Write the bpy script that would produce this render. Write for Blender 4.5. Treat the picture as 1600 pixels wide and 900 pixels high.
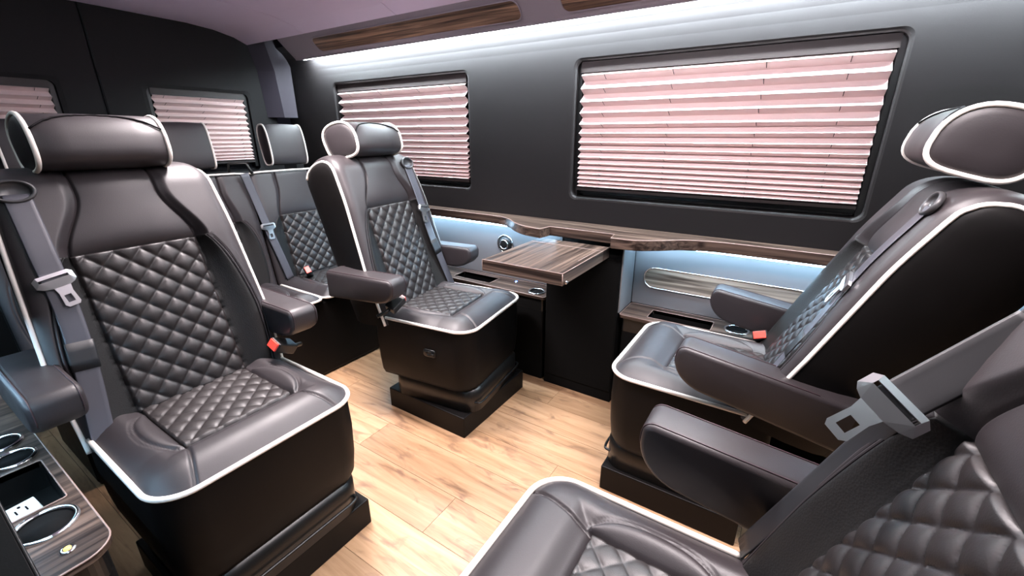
import bpy, bmesh, math, random
import numpy as np
from mathutils import Vector, Matrix

# ------------------------------------------------------------------ camera, world, light, exposure
for o in list(bpy.data.objects):
    bpy.data.objects.remove(o)
scene = bpy.context.scene
col = scene.collection
PI = math.pi

CAM_H = 1.28
cam_data = bpy.data.cameras.new('camera')
cam_data.sensor_width = 36.0
cam_data.lens = 36.0 * 675.0 / 1600.0
cam_data.clip_start = 0.02
cam = bpy.data.objects.new('camera', cam_data)
col.objects.link(cam)
_x = np.array([1110., 239., -675.]); _x /= np.linalg.norm(_x)
_y = np.array([458., -239., 675.]); _y /= np.linalg.norm(_y)
_y = _y - _x * _x.dot(_y); _y /= np.linalg.norm(_y)
_z = np.cross(_x, _y)
_R = np.stack([_x, _y, _z], 1)
cam.matrix_world = Matrix(((_R[0][0], -_R[1][0], -_R[2][0], 0.0),
                           (_R[0][1], -_R[1][1], -_R[2][1], 0.0),
                           (_R[0][2], -_R[1][2], -_R[2][2], CAM_H),
                           (0, 0, 0, 1)))
scene.camera = cam

world = bpy.data.worlds.new('night')
scene.world = world
world.use_nodes = True
world.node_tree.nodes['Background'].inputs[0].default_value = (0.02, 0.02, 0.03, 1)
world.node_tree.nodes['Background'].inputs[1].default_value = 0.3

vs = scene.view_settings
vs.view_transform = 'Standard'
vs.look = 'None'
vs.gamma = 1.0
vs.use_curve_mapping = False
vs.exposure = 0.0

def area(name, loc, size, power, color, rot=(0, 0, 0), spread=180):
    l = bpy.data.lights.new(name, 'AREA')
    l.shape = 'RECTANGLE'; l.size, l.size_y = size
    l.energy = power; l.color = color; l.spread = math.radians(spread)
    o = bpy.data.objects.new(name, l); col.objects.link(o)
    o.location = loc; o.rotation_euler = rot
    return o
# the ceiling light panels over the aisle between the facing seats
CEIL_LAMPS = [(0.10, 0.95), (-0.60, 1.00), (-1.62, 0.95)]
CEIL_POWER = [20.0, 14.0, 36.0]
CEIL_SPREAD = [110, 165, 112]
for (lx, ly), pw, sp_ in zip(CEIL_LAMPS, CEIL_POWER, CEIL_SPREAD):
    area('ceiling_panel_light', (lx, ly, 1.866), (0.62, 0.16), pw, (1.0, 0.905, 0.905), spread=sp_)
LED_WALL = 620.0      # emission strength of the strip under the valance
LED_LEDGE = 75.0      # emission strength of the strip under the ledge

# ------------------------------------------------------------------ materials
def new_mat(name):
    m = bpy.data.materials.new(name); m.use_nodes = True
    nt = m.node_tree
    return m, nt, nt.nodes['Principled BSDF']
def N(nt, t, **kw):
    n = nt.nodes.new(t)
    for k, v in kw.items(): setattr(n, k, v)
    return n
def simple(name, rgb, rough=0.5, metal=0.0, spec=0.5):
    m, nt, b = new_mat(name)
    b.inputs['Base Color'].default_value = (*rgb, 1)
    b.inputs['Roughness'].default_value = rough
    b.inputs['Metallic'].default_value = metal
    b.inputs['Specular IOR Level'].default_value = spec
    return m
def emit(name, rgb, s):
    m, nt, b = new_mat(name)
    b.inputs['Base Color'].default_value = (*rgb, 1)
    b.inputs['Emission Color'].default_value = (*rgb, 1)
    b.inputs['Emission Strength'].default_value = s
    return m
def leather(name, rgb, rough=0.4, bump=0.08, scale=420.0, spec=0.5):
    m, nt, b = new_mat(name)
    b.inputs['Base Color'].default_value = (*rgb, 1)
    b.inputs['Specular IOR Level'].default_value = spec
    tc = N(nt, 'ShaderNodeTexCoord')
    vo = N(nt, 'ShaderNodeTexVoronoi'); vo.inputs['Scale'].default_value = scale
    no = N(nt, 'ShaderNodeTexNoise'); no.inputs['Scale'].default_value = 14.0
    no.inputs['Detail'].default_value = 3.0
    nt.links.new(tc.outputs['Object'], vo.inputs['Vector'])
    nt.links.new(tc.outputs['Object'], no.inputs['Vector'])
    mr = N(nt, 'ShaderNodeMapRange')
    mr.inputs['To Min'].default_value = rough - 0.05; mr.inputs['To Max'].default_value = rough + 0.07
    nt.links.new(no.outputs['Fac'], mr.inputs['Value'])
    nt.links.new(mr.outputs[0], b.inputs['Roughness'])
    bp = N(nt, 'ShaderNodeBump'); bp.inputs['Strength'].default_value = bump
    bp.inputs['Distance'].default_value = 0.001
    nt.links.new(vo.outputs['Distance'], bp.inputs['Height'])
    nt.links.new(bp.outputs[0], b.inputs['Normal'])
    return m
def darkwood(name, axis, dark=(0.016, 0.010, 0.008), light=(0.115, 0.078, 0.060), rough=0.38, freq=55.0):
    m, nt, b = new_mat(name)
    ge = N(nt, 'ShaderNodeNewGeometry')
    mp = N(nt, 'ShaderNodeMapping')
    sc = {'x': (1.6, freq, freq), 'y': (freq, 1.6, freq)}[axis]
    mp.inputs['Scale'].default_value = sc
    nt.links.new(ge.outputs['Position'], mp.inputs['Vector'])
    n1 = N(nt, 'ShaderNodeTexNoise'); n1.inputs['Scale'].default_value = 1.0
    n1.inputs['Detail'].default_value = 4.0; n1.inputs['Distortion'].default_value = 0.9
    nt.links.new(mp.outputs[0], n1.inputs['Vector'])
    cr = N(nt, 'ShaderNodeValToRGB')
    cr.color_ramp.elements[0].position = 0.36; cr.color_ramp.elements[0].color = (*dark, 1)
    cr.color_ramp.elements[1].position = 0.66; cr.color_ramp.elements[1].color = (*light, 1)
    e = cr.color_ramp.elements.new(0.5)
    e.color = tuple(d * 0.62 + l * 0.38 for d, l in zip(dark, light)) + (1,)
    nt.links.new(n1.outputs['Fac'], cr.inputs['Fac'])
    nt.links.new(cr.outputs['Color'], b.inputs['Base Color'])
    b.inputs['Roughness'].default_value = rough
    b.inputs['Specular IOR Level'].default_value = 0.22
    bp = N(nt, 'ShaderNodeBump'); bp.inputs['Strength'].default_value = 0.15
    bp.inputs['Distance'].default_value = 0.002
    nt.links.new(n1.outputs['Fac'], bp.inputs['Height']); nt.links.new(bp.outputs[0], b.inputs['Normal'])
    return m
def floorwood():
    m, nt, b = new_mat('oak_vinyl')
    ge = N(nt, 'ShaderNodeNewGeometry'); oi = N(nt, 'ShaderNodeObjectInfo')
    mul = N(nt, 'ShaderNodeMath', operation='MULTIPLY'); mul.inputs[1].default_value = 37.0
    nt.links.new(oi.outputs['Random'], mul.inputs[0])
    cx = N(nt, 'ShaderNodeCombineXYZ'); nt.links.new(mul.outputs[0], cx.inputs['X']); nt.links.new(mul.outputs[0], cx.inputs['Z'])
    ad = N(nt, 'ShaderNodeVectorMath', operation='ADD')
    nt.links.new(ge.outputs['Position'], ad.inputs[0]); nt.links.new(cx.outputs[0], ad.inputs[1])
    mp = N(nt, 'ShaderNodeMapping'); mp.inputs['Scale'].default_value = (2.2, 26.0, 10.0)
    nt.links.new(ad.outputs[0], mp.inputs['Vector'])
    n1 = N(nt, 'ShaderNodeTexNoise'); n1.inputs['Scale'].default_value = 1.0
    n1.inputs['Detail'].default_value = 6.0; n1.inputs['Roughness'].default_value = 0.62; n1.inputs['Distortion'].default_value = 0.8
    nt.links.new(mp.outputs[0], n1.inputs['Vector'])
    cr = N(nt, 'ShaderNodeValToRGB')
    cr.color_ramp.elements[0].position = 0.27; cr.color_ramp.elements[0].color = (0.125, 0.064, 0.031, 1)
    cr.color_ramp.elements[1].position = 0.62; cr.color_ramp.elements[1].color = (0.42, 0.255, 0.145, 1)
    e = cr.color_ramp.elements.new(0.42); e.color = (0.31, 0.178, 0.094, 1)
    nt.links.new(n1.outputs['Fac'], cr.inputs['Fac'])
    # knots and dark flecks
    mp2 = N(nt, 'ShaderNodeMapping'); mp2.inputs['Scale'].default_value = (5.0, 13.0, 5.0)
    nt.links.new(ad.outputs[0], mp2.inputs['Vector'])
    n2 = N(nt, 'ShaderNodeTexNoise'); n2.inputs['Scale'].default_value = 1.0; n2.inputs['Detail'].default_value = 5.0
    n2.inputs['Distortion'].default_value = 1.6
    nt.links.new(mp2.outputs[0], n2.inputs['Vector'])
    mr = N(nt, 'ShaderNodeMapRange'); mr.inputs['From Min'].default_value = 0.56; mr.inputs['From Max'].default_value = 0.72
    nt.links.new(n2.outputs['Fac'], mr.inputs['Value'])
    mx = N(nt, 'ShaderNodeMix', data_type='RGBA'); mx.inputs[7].default_value = (0.16, 0.085, 0.05, 1)
    mm = N(nt, 'ShaderNodeMath', operation='MULTIPLY'); mm.inputs[1].default_value = 0.85
    nt.links.new(mr.outputs[0], mm.inputs[0]); nt.links.new(mm.outputs[0], mx.inputs[0])
    nt.links.new(cr.outputs['Color'], mx.inputs[6])
    hsv = N(nt, 'ShaderNodeHueSaturation')
    mr2 = N(nt, 'ShaderNodeMapRange'); mr2.inputs['To Min'].default_value = 0.85; mr2.inputs['To Max'].default_value = 1.14
    nt.links.new(oi.outputs['Random'], mr2.inputs['Value']); nt.links.new(mr2.outputs[0], hsv.inputs['Value'])
    nt.links.new(mx.outputs[2], hsv.inputs['Color']); nt.links.new(hsv.outputs[0], b.inputs['Base Color'])
    b.inputs['Roughness'].default_value = 0.42
    return m

M = {}
M['leather'] = leather('black_leather', (0.021, 0.0168, 0.0185), 0.48, spec=0.5)
M['quilt'] = leather('black_quilted_leather', (0.0155, 0.0125, 0.0125), 0.42, 0.12, spec=0.45)
M['perf'] = leather('perforated_leather', (0.006, 0.0055, 0.0055), 0.55, 0.35, 260.0, 0.3)
M['shell'] = leather('black_vinyl', (0.0022, 0.0017, 0.0017), 0.5, 0.05, spec=0.17)
M['piping'] = simple('cream_piping', (0.80, 0.74, 0.68), 0.45)
M['seam'] = simple('dark_seam', (0.004, 0.003, 0.004), 0.7, 0, 0.1)
M['thread'] = simple('brown_thread', (0.03, 0.014, 0.018), 0.6)
M['plastic'] = simple('black_plastic', (0.006, 0.006, 0.006), 0.35, 0, 0.4)
M['black'] = simple('matt_black', (0.003, 0.003, 0.003), 0.8, 0, 0.1)
M['chrome'] = simple('chrome', (0.8, 0.8, 0.82), 0.12, 1.0)
M['steel'] = simple('brushed_steel', (0.72, 0.71, 0.72), 0.3, 1.0)
M['steel_dark'] = simple('dark_metal', (0.12, 0.12, 0.13), 0.3, 1.0)
M['guide'] = simple('grey_guide_plastic', (0.035, 0.034, 0.036), 0.4)
M['strap'] = simple('grey_webbing', (0.055, 0.055, 0.068), 0.42, 0, 0.6)
M['strap_mid'] = simple('charcoal_webbing', (0.022, 0.021, 0.023), 0.5, 0, 0.4)
M['strap_dark'] = simple('black_webbing', (0.010, 0.010, 0.012), 0.5)
M['red'] = simple('red_button', (0.75, 0.06, 0.04), 0.35)
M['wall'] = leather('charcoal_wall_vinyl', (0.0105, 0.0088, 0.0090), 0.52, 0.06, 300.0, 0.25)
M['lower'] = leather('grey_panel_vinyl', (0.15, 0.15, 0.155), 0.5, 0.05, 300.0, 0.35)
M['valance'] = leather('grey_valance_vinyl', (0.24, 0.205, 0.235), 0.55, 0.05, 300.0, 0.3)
M['post'] = simple('post_grey', (0.045, 0.038, 0.05), 0.6, 0, 0.3)
M['door'] = simple('rear_door_black', (0.006, 0.0055, 0.006), 0.6, 0, 0.25)
M['ceiling'] = simple('lilac_headliner', (0.74, 0.62, 0.78), 0.8, 0, 0.2)
M['blind'] = simple('pink_beige_pleat', (0.86, 0.69, 0.67), 0.75, 0, 0.2)
M['rail'] = simple('brown_headrail', (0.018, 0.012, 0.011), 0.5)
M['frame'] = simple('black_window_frame', (0.006, 0.006, 0.006), 0.3)
M['wood_x'] = darkwood('macassar_along', 'x')
M['wood_inlay'] = darkwood('macassar_inlay', 'x', (0.03, 0.017, 0.012), (0.34, 0.20, 0.13))
M['wood_y'] = darkwood('macassar_across', 'y')
M['edge'] = simple('wood_edge_band', (0.26, 0.18, 0.155), 0.3)
M['floor'] = floorwood()
M['sub'] = simple('subfloor', (0.05, 0.035, 0.025), 0.8)
M['led_wall'] = emit('led_cool_white', (0.80, 0.93, 1.0), LED_WALL)
M['led_near'] = emit('led_cool_white_dim', (0.72, 0.92, 1.0), LED_WALL * 0.045)
M['led_ledge'] = emit('led_ice_blue', (0.46, 0.74, 1.0), LED_LEDGE)
M['led_blue'] = emit('blue_indicator', (0.05, 0.12, 1.0), 12.0)
M['amber'] = emit('amber_indicator', (1.0, 0.72, 0.1), 1.2)
M['panel_glow'] = emit('lamp_diffuser', (1.0, 0.88, 0.97), 17.0)
M['white'] = simple('white_plastic', (0.78, 0.80, 0.78), 0.35)
gm, gnt, gb = new_mat('tinted_glass')
gb.inputs['Base Color'].default_value = (0.01, 0.01, 0.012, 1); gb.inputs['Roughness'].default_value = 0.05
gb.inputs['Transmission Weight'].default_value = 0.3
M['glass'] = gm

# ------------------------------------------------------------------ helpers
def link(name, me, parent=None, loc=None, rot=None):
    o = bpy.data.objects.new(name, me); col.objects.link(o)
    if parent is not None: o.parent = parent
    if loc is not None: o.location = loc
    if rot is not None: o.rotation_euler = rot
    return o
def mesh(name, v, f, mat, smooth=True):
    me = bpy.data.meshes.new(name)
    me.from_pydata([tuple(map(float, p)) for p in v], [], [tuple(map(int, q)) for q in f])
    me.materials.append(M[mat] if isinstance(mat, str) else mat)
    if smooth:
        me.polygons.foreach_set('use_smooth', [True] * len(me.polygons))
    me.update()
    return me
def bm_mesh(name, bm, mat, smooth=False):
    me = bpy.data.meshes.new(name)
    bmesh.ops.recalc_face_normals(bm, faces=bm.faces[:])
    bm.to_mesh(me); bm.free()
    me.materials.append(M[mat])
    if smooth: me.polygons.foreach_set('use_smooth', [True] * len(me.polygons))
    return me
def fixn(me):
    bm = bmesh.new(); bm.from_mesh(me)
    bmesh.ops.recalc_face_normals(bm, faces=bm.faces[:])
    bm.to_mesh(me); bm.free(); return me
def box_mesh(name, lo, hi, mat, bev=0.0, seg=2):
    bm = bmesh.new()
    bmesh.ops.create_cube(bm, size=1.0)
    lo = Vector(lo); hi = Vector(hi)
    for v in bm.verts:
        v.co = Vector([(lo[i] + hi[i]) / 2 + v.co[i] * (hi[i] - lo[i]) for i in range(3)])
    if bev > 0:
        bmesh.ops.bevel(bm, geom=bm.edges[:], offset=bev, segments=seg, affect='EDGES', profile=0.5)
    return bm_mesh(name, bm, mat, False)
def box(name, lo, hi, mat, parent=None, bev=0.0, seg=2):
    return link(name, box_mesh(name, lo, hi, mat, bev, seg), parent)
def loft(name, loops, mat, cap0=True, cap1=True, closed=True, smooth=True):
    n = len(loops[0]); v = []; f = []
    for L in loops: v += list(L)
    for i in range(len(loops) - 1):
        for j in range(n if closed else n - 1):
            a = i * n + j; b = i * n + (j + 1) % n
            f.append((a, b, b + n, a + n))
    if cap0: f.append(tuple(reversed(range(n))))
    if cap1: f.append(tuple((len(loops) - 1) * n + j for j in range(n)))
    return fixn(mesh(name, v, f, mat, smooth))
def tube_mesh(name, pts, r, mat, closed=False, n=8):
    pts = [Vector(p) for p in pts]; loops = []; m = len(pts)
    prev = None
    for i, p in enumerate(pts):
        if closed: t = pts[(i + 1) % m] - pts[i - 1]
        else: t = pts[min(i + 1, m - 1)] - pts[max(i - 1, 0)]
        t.normalize()
        if prev is None:
            a = Vector((0, 0, 1)) if abs(t.z) < 0.9 else Vector((1, 0, 0))
            u = t.cross(a).normalized()
        else:
            u = (prev - t * prev.dot(t)).normalized()
        prev = u; w = t.cross(u)
        loops.append([p + u * (r * math.cos(2 * PI * k / n)) + w * (r * math.sin(2 * PI * k / n)) for k in range(n)])
    if closed:
        loops.append(loops[0][:])
        return loft(name, loops, mat, False, False)
    return loft(name, loops, mat)
def tube(name, pts, r, mat, parent=None, closed=False, n=8):
    return link(name, tube_mesh(name, pts, r, mat, closed, n), parent)
def rrect(x0, x1, y0, y1, r, n=6):
    """rounded rectangle loop, radius per corner (x1y1, x0y1, x0y0, x1y0) or one number"""
    rs = r if isinstance(r, (tuple, list)) else (r,) * 4
    cs = ((x1, y1, 0), (x0, y1, 1), (x0, y0, 2), (x1, y0, 3)); out = []
    sx = (-1, 1, 1, -1); sy = (-1, -1, 1, 1)
    for (x, y, q), rr in zip(cs, rs):
        for k in range(n + 1):
            a = q * PI / 2 + k * PI / 2 / n
            out.append((x + sx[q] * rr + rr * math.cos(a), y + sy[q] * rr + rr * math.sin(a)))
    return out
def catmull(pts, n=8):
    P = [Vector(p) for p in pts]; out = []
    for i in range(len(P) - 1):
        p0 = P[max(i - 1, 0)]; p1 = P[i]; p2 = P[i + 1]; p3 = P[min(i + 2, len(P) - 1)]
        for k in range(n):
            t = k / n
            out.append(0.5 * ((2 * p1) + (p2 - p0) * t + (2 * p0 - 5 * p1 + 4 * p2 - p3) * t * t + (3 * p1 - p0 - 3 * p2 + p3) * t ** 3))
    out.append(P[-1]); return out
def ring_mesh(name, R, r, mat, n=28, k=8, sx=1.0):
    return tube_mesh(name, [(R * math.cos(2 * PI * i / n) * sx, R * math.sin(2 * PI * i / n), 0) for i in range(n)], r, mat, True, k)
def lathe_mesh(name, prof, mat, n=28):
    loops = [[(r * math.cos(2 * PI * i / n), r * math.sin(2 * PI * i / n), z) for i in range(n)] for r, z in prof]
    return loft(name, loops, mat)
def thing(name, label, cat, loc=(0, 0, 0), rz=0.0, group=None):
    o = bpy.data.objects.new(name, None); col.objects.link(o)
    o.location = loc; o.rotation_euler = (0, 0, rz); o.empty_display_size = 0.1
    return tag(o, label, cat, group)
def tag(o, label, cat, group=None):
    o['label'] = label; o['category'] = cat
    if group: o['group'] = group
    return o
def struct(o, label=None):
    o['kind'] = 'structure'
    if label: o['label'] = label
    return o
def sstep(x):
    x = np.clip(x, 0, 1); return x * x * (3 - 2 * x)

# ------------------------------------------------------------------ room shell
WY = 2.03            # window wall
NY = -0.12           # near wall
RX = -3.30           # rear doors
FX = 1.30            # front partition
floor = struct(box('floor', (RX, NY, -0.06), (FX, WY, -0.006), 'sub'), 'light oak plank floor of the van')
random.seed(5)
PW = 0.178; plank_cache = {}
row = 0; y = NY
while y < WY - 0.01:
    y1 = min(y + PW, WY)
    x = RX - [0.0, 0.45, 0.8, 0.25, 0.62][row % 5] * 1.22
    while x < FX:
        a, b = max(x, RX), min(x + 1.22, FX)
        if b - a > 0.02:
            key = (round(b - a, 3), round(y1 - y, 3))
            if key not in plank_cache:
                plank_cache[key] = box_mesh('plank', (0, 0, -0.006), (b - a - 0.0016, y1 - y - 0.0014, 0.0), 'floor')
            link('plank', plank_cache[key], floor, (a, y, 0))
        x += 1.22
    y = y1; row += 1

def window_ring(x0, x1, z0, z1, ox0, ox1, oz0, oz1, r=0.035, n=8):
    """inner rounded loop and the matching points on the outer rectangle, both (x, z)"""
    inner = rrect(x0, x1, z0, z1, r, n); outer = []
    X = (ox1, ox0, ox0, ox1); Z = (oz1, oz1, oz0, oz0); k = 0
    for q in range(4):
        for j in range(n + 1):
            ix, iz = inner[k]; k += 1
            f = j / n
            if q in (0, 2):   # from vertical side to horizontal side
                if f < 0.5: outer.append((X[q], iz + (Z[q] - iz) * (f / 0.5)))
                else: outer.append((X[q] + (ix - X[q]) * ((f - 0.5) / 0.5), Z[q]))
            else:
                if f < 0.5: outer.append((ix + (X[q] - ix) * (f / 0.5), Z[q]))
                else: outer.append((X[q], Z[q] + (iz - Z[q]) * ((f - 0.5) / 0.5)))
    return inner, outer
WINS = [(-0.955, 0.222, 0.985, 1.60), (-2.74, -1.60, 0.985, 1.60)]
def wall_profile():
    pts = [(WY, 1.66), (WY - 0.003, 1.70), (WY - 0.012, 1.74), (WY - 0.03, 1.78), (WY - 0.055, 1.815), (WY - 0.09, 1.845)]
    return pts
def side_wall(name, s, wins, label):
    """s = +1 the window wall, -1 its mirror at the camera's side"""
    Y = (lambda y: y) if s > 0 else (lambda y: NY + (WY - y))
    v = []; f = []
    def quad(a, b, c, d):
        i = len(v); v.extend([a, b, c, d]); f.append((i, i + 1, i + 2, i + 3))
    xs = [RX]
    for x0, x1, z0, z1 in sorted(wins):
        xs += [x0 - 0.06, x1 + 0.06]
    xs.append(FX)
    for i in range(0, len(xs), 2):
        quad((xs[i], Y(WY), 0.84), (xs[i + 1], Y(WY), 0.84), (xs[i + 1], Y(WY), 1.66), (xs[i], Y(WY), 1.66))
    quad((RX, Y(WY), 0), (FX, Y(WY), 0), (FX, Y(WY), 0.84), (RX, Y(WY), 0.84))
    for x0, x1, z0, z1 in wins:
        inn, out = window_ring(x0, x1, z0, z1, x0 - 0.06, x1 + 0.06, 0.84, 1.66)
        n = len(inn); base = len(v)
        cxm, czm = (x0 + x1) / 2, (z0 + z1) / 2
        loops = [[(p[0], Y(WY), p[1]) for p in out]]
        for dy, sh in ((0.0, 0.012), (0.003, 0.005), (0.01, 0.0), (0.085, 0.0)):
            L = []
            for p in inn:
                sx = sh if p[0] > cxm else -sh; sz = sh if p[1] > czm else -sh
                L.append((p[0] + sx, Y(WY + dy), p[1] + sz))
            loops.append(L)
        for L in loops: v.extend(L)
        for i in range(len(loops) - 1):
            for j in range(n):
                a = base + i * n + j; b = base + i * n + (j + 1) % n
                f.append((a, b, b + n, a + n))
    pr = wall_profile(); base = len(v)
    for yy, zz in pr: v.extend([(RX, Y(yy), zz), (FX, Y(yy), zz)])
    for i in range(len(pr) - 1):
        a = base + 2 * i; f.append((a, a + 1, a + 3, a + 2))
    # outer skin closes the wall
    quad((RX, Y(WY + 0.12), 0), (FX, Y(WY + 0.12), 0), (FX, Y(WY + 0.12), 1.98), (RX, Y(WY + 0.12), 1.98)) if s < 0 else None
    me = mesh(name, v, f, 'wall', False)
    bm = bmesh.new(); bm.from_mesh(me); bm.normal_update()
    cz = (WY + NY) / 2
    for fc in bm.faces:       # every face turned towards the cabin
        if fc.normal.y * (cz - fc.calc_center_median().y) < -1e-6: fc.normal_flip()
    bm.to_mesh(me); bm.free()
    return struct(link(name, me), label)
side_wall('wall_right', 1, WINS, 'charcoal padded side wall with two shaded windows')
side_wall('wall_left', -1, [], 'charcoal padded side wall beside the camera')
struct(box('wall_front', (FX, NY, 0), (FX + 0.05, WY, 1.98), 'door'), 'black front partition')

# ceiling: panels with thin seams, sloping at the sides
ceil = struct(box('ceiling', (RX, NY, 1.965), (FX, WY, 1.99), 'black'), 'lilac grey headliner')
cprof = [(1.80, 1.852), (1.72, 1.885), (1.60, 1.91), (1.45, 1.922), (0.95, 1.928), (0.45, 1.922), (0.30, 1.91), (0.18, 1.885), (0.11, 1.852)]
def ceil_panel(x0, x1):
    loops = []
    for yy, zz in cprof:
        loops.append([(x0, yy, zz), (x1, yy, zz), (x1, yy, zz + 0.03), (x0, yy, zz + 0.03)])
    return link('panel', loft('panel', loops, 'ceiling', smooth=False), ceil)
for a, b in ((-3.29, -2.64), (-2.636, -1.862), (-1.857, -0.60), (-0.596, 1.29)):
    ceil_panel(a, b)

# valances with wood inlays and the LED strips beneath them
def valance(s):
    Y = (lambda y: y) if s > 0 else (lambda y: NY + (WY - y))
    side = 'above the windows' if s > 0 else 'above the camera side wall'
    t = struct(link('trim_1' if s > 0 else 'trim_2', None), 'charcoal padded valance ' + side)
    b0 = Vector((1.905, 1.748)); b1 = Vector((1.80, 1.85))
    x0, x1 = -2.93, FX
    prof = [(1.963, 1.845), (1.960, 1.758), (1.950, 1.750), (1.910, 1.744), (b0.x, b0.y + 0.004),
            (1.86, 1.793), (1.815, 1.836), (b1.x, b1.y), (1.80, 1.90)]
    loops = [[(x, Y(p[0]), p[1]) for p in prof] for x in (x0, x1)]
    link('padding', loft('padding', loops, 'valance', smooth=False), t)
    d = (b1 - b0); nrm = Vector((-d.y, d.x)).normalized()
    if nrm.x > 0: nrm = -nrm
    for xa, xb in ((-2.62, -1.155), (-0.955, 0.62)):
        # recessed wood board inside a rounded bezel
        for nm, f0, f1, lift, mt, r in (('wood_inlay', 0.17, 0.80, 0.0025, 'wood_inlay', 0.035),):
            lo = rrect(xa, xb, f0 * d.length, f1 * d.length, r, 6)
            def P(q, h):
                p = b0 + d.normalized() * q[1] + nrm * h
                return (q[0], Y(p.x), p.y)
            wi = link(nm, loft(nm, [[P(q, -0.002) for q in lo], [P(q, lift) for q in lo]], mt, smooth=False), t)
            tb = link('bezel', tube_mesh('bezel', [P(q, 0.003) for q in lo], 0.0028, 'valance', True, 6), wi)
    # the strip: tucked behind the lip on the window side, on the open lip on the camera side
    ya_, za_ = (1.962, 1.752) if s > 0 else (1.918, 1.730)
    m = mesh('light_strip', [(x0 + 0.01, Y(ya_), za_), (x1, Y(ya_), za_), (x1, Y(ya_ + 0.014), za_ + 0.010), (x0 + 0.01, Y(ya_ + 0.014), za_ + 0.010),
                             (x0 + 0.01, Y(ya_), za_ + 0.013), (x1, Y(ya_), za_ + 0.013)],
             [(0, 1, 2, 3), (3, 2, 5, 4), (4, 5, 1, 0), (0, 3, 4), (1, 5, 2)], 'led_wall' if s > 0 else 'led_near', False)
    o = link('light_strip', fixn(m))
    tag(o, 'cool white LED strip glowing under the valance ' + side, 'light', 'valance LED strips')
    return t
valance(1); valance(-1)

# ------------------------------------------------------------------ windows and pleated blinds
def window(idx, x0, x1, z0, z1, yb, rot=None):
    w = struct(link('window_%d' % idx, None), 'dark tinted van window behind the ' + ('wide' if idx == 1 else 'narrower') + ' pleated blind')
    g = box('pane', (x0 - 0.01, yb + 0.075, z0 - 0.01), (x1 + 0.01, yb + 0.081, z1 + 0.01), 'glass', w)
    box('window_frame', (x0, yb + 0.055, z0 + 0.012), (x1, yb + 0.072, z0 + 0.030), 'frame', w, 0.003)
    tube('chrome_bead', [(x0 + 0.03, yb + 0.001, z0 - 0.001), (x1 - 0.03, yb + 0.001, z0 - 0.001)], 0.002, 'plastic', w, n=6)
    return w
RIDGE = [1.539, 1.483, 1.427, 1.378, 1.328, 1.287, 1.247, 1.214, 1.179, 1.150, 1.124, 1.100, 1.077, 1.057, 1.039]
def blind(label, P, u0, u1, ridges, ztop, cords, group):
    """P(u, depth, z) -> point; depth grows away from the room"""
    t = thing('pleated_blind', label, 'blind', P((u0 + u1) / 2, 0.03, ridges[-1]), 0, group)
    inv = Vector(t.location)
    def Q(u, d, z): return Vector(P(u, d, z)) - inv
    def bx(nm, ua, ub, da, db, za, zb, mt):
        c = [Q(u, d, z) for z in (za, zb) for (u, d) in ((ua, da), (ub, da), (ub, db), (ua, db))]
        f = [(0, 1, 2, 3), (4, 5, 6, 7), (0, 1, 5, 4), (1, 2, 6, 5), (2, 3, 7, 6), (3, 0, 4, 7)]
        return link(nm, fixn(mesh(nm, c, f, mt, False)), t)
    bx('headrail', u0 - 0.004, u1 + 0.004, 0.018, 0.055, ztop - 0.045, ztop, 'rail')
    vall = [ztop - 0.040] + [(ridges[i] * 0.60 + ridges[i + 1] * 0.40) for i in range(len(ridges) - 1)] + [ridges[-1] - 0.008]
    for i, r in enumerate(ridges):
        h = vall[i] - vall[i + 1]
        amp = min(0.030, 0.013 + h * 0.40)
        df, db, th = 0.036 - amp, 0.036 + amp * 0.3, 0.0006
        e0, e1 = u0 + 0.002, u1 - 0.002
        prof = [(db, vall[i]), (df, r), (db, vall[i + 1]), (db + 0.001, vall[i + 1]), (df + 0.0016, r), (db + 0.001, vall[i])]
        loops = [[Q(u, d, z) for d, z in prof] for u in (e0, e1)]
        link('pleat', loft('pleat', loops, 'blind', smooth=False), t)
    bx('bottom_rail', u0, u1, 0.020, 0.045, vall[-1] - 0.013, vall[-1] - 0.001, 'rail')
    bx('side_channel', u0 - 0.022, u0 - 0.002, 0.030, 0.060, ridges[-1] - 0.05, ztop, 'frame')
    bx('side_channel', u1 + 0.002, u1 + 0.022, 0.030, 0.060, ridges[-1] - 0.05, ztop, 'frame')
    for cu in cords:
        pts = []
        for i, r in enumerate(ridges):
            h = vall[i] - vall[i + 1]; amp = min(0.030, 0.013 + h * 0.40)
            d0 = 0.036 - amp; d1 = 0.036 + amp * 0.3
            zb = r * 0.25 + vall[i + 1] * 0.75
            pts += [(0.050, r + 0.004), (d0 - 0.0012, r - 0.0015), (d0 * 0.3 + d1 * 0.7 - 0.0016, zb), (0.050, zb - 0.002)]
        link('cord', tube_mesh('cord', [Q(cu, d, z) for d, z in pts], 0.0011, 'seam', False, 4), t)
    return t
def side_blind(label, w):
    x0, x1, z0, z1 = w
    L = x1 - x0
    return blind(label, lambda u, d, z: (u, WY + d, z), x0 + 0.022, x1 - 0.022, RIDGE, z1 - 0.003,
                 [x0 + L * f for f in (0.115, 0.37, 0.66, 0.88)], 'pleated window blinds')
window(1, *WINS[0], WY); window(2, *WINS[1], WY)
side_blind('wide pinkish pleated blind beside the rearward-facing seat', WINS[0])
side_blind('pinkish pleated blind behind the forward-facing window seat', WINS[1])

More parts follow.
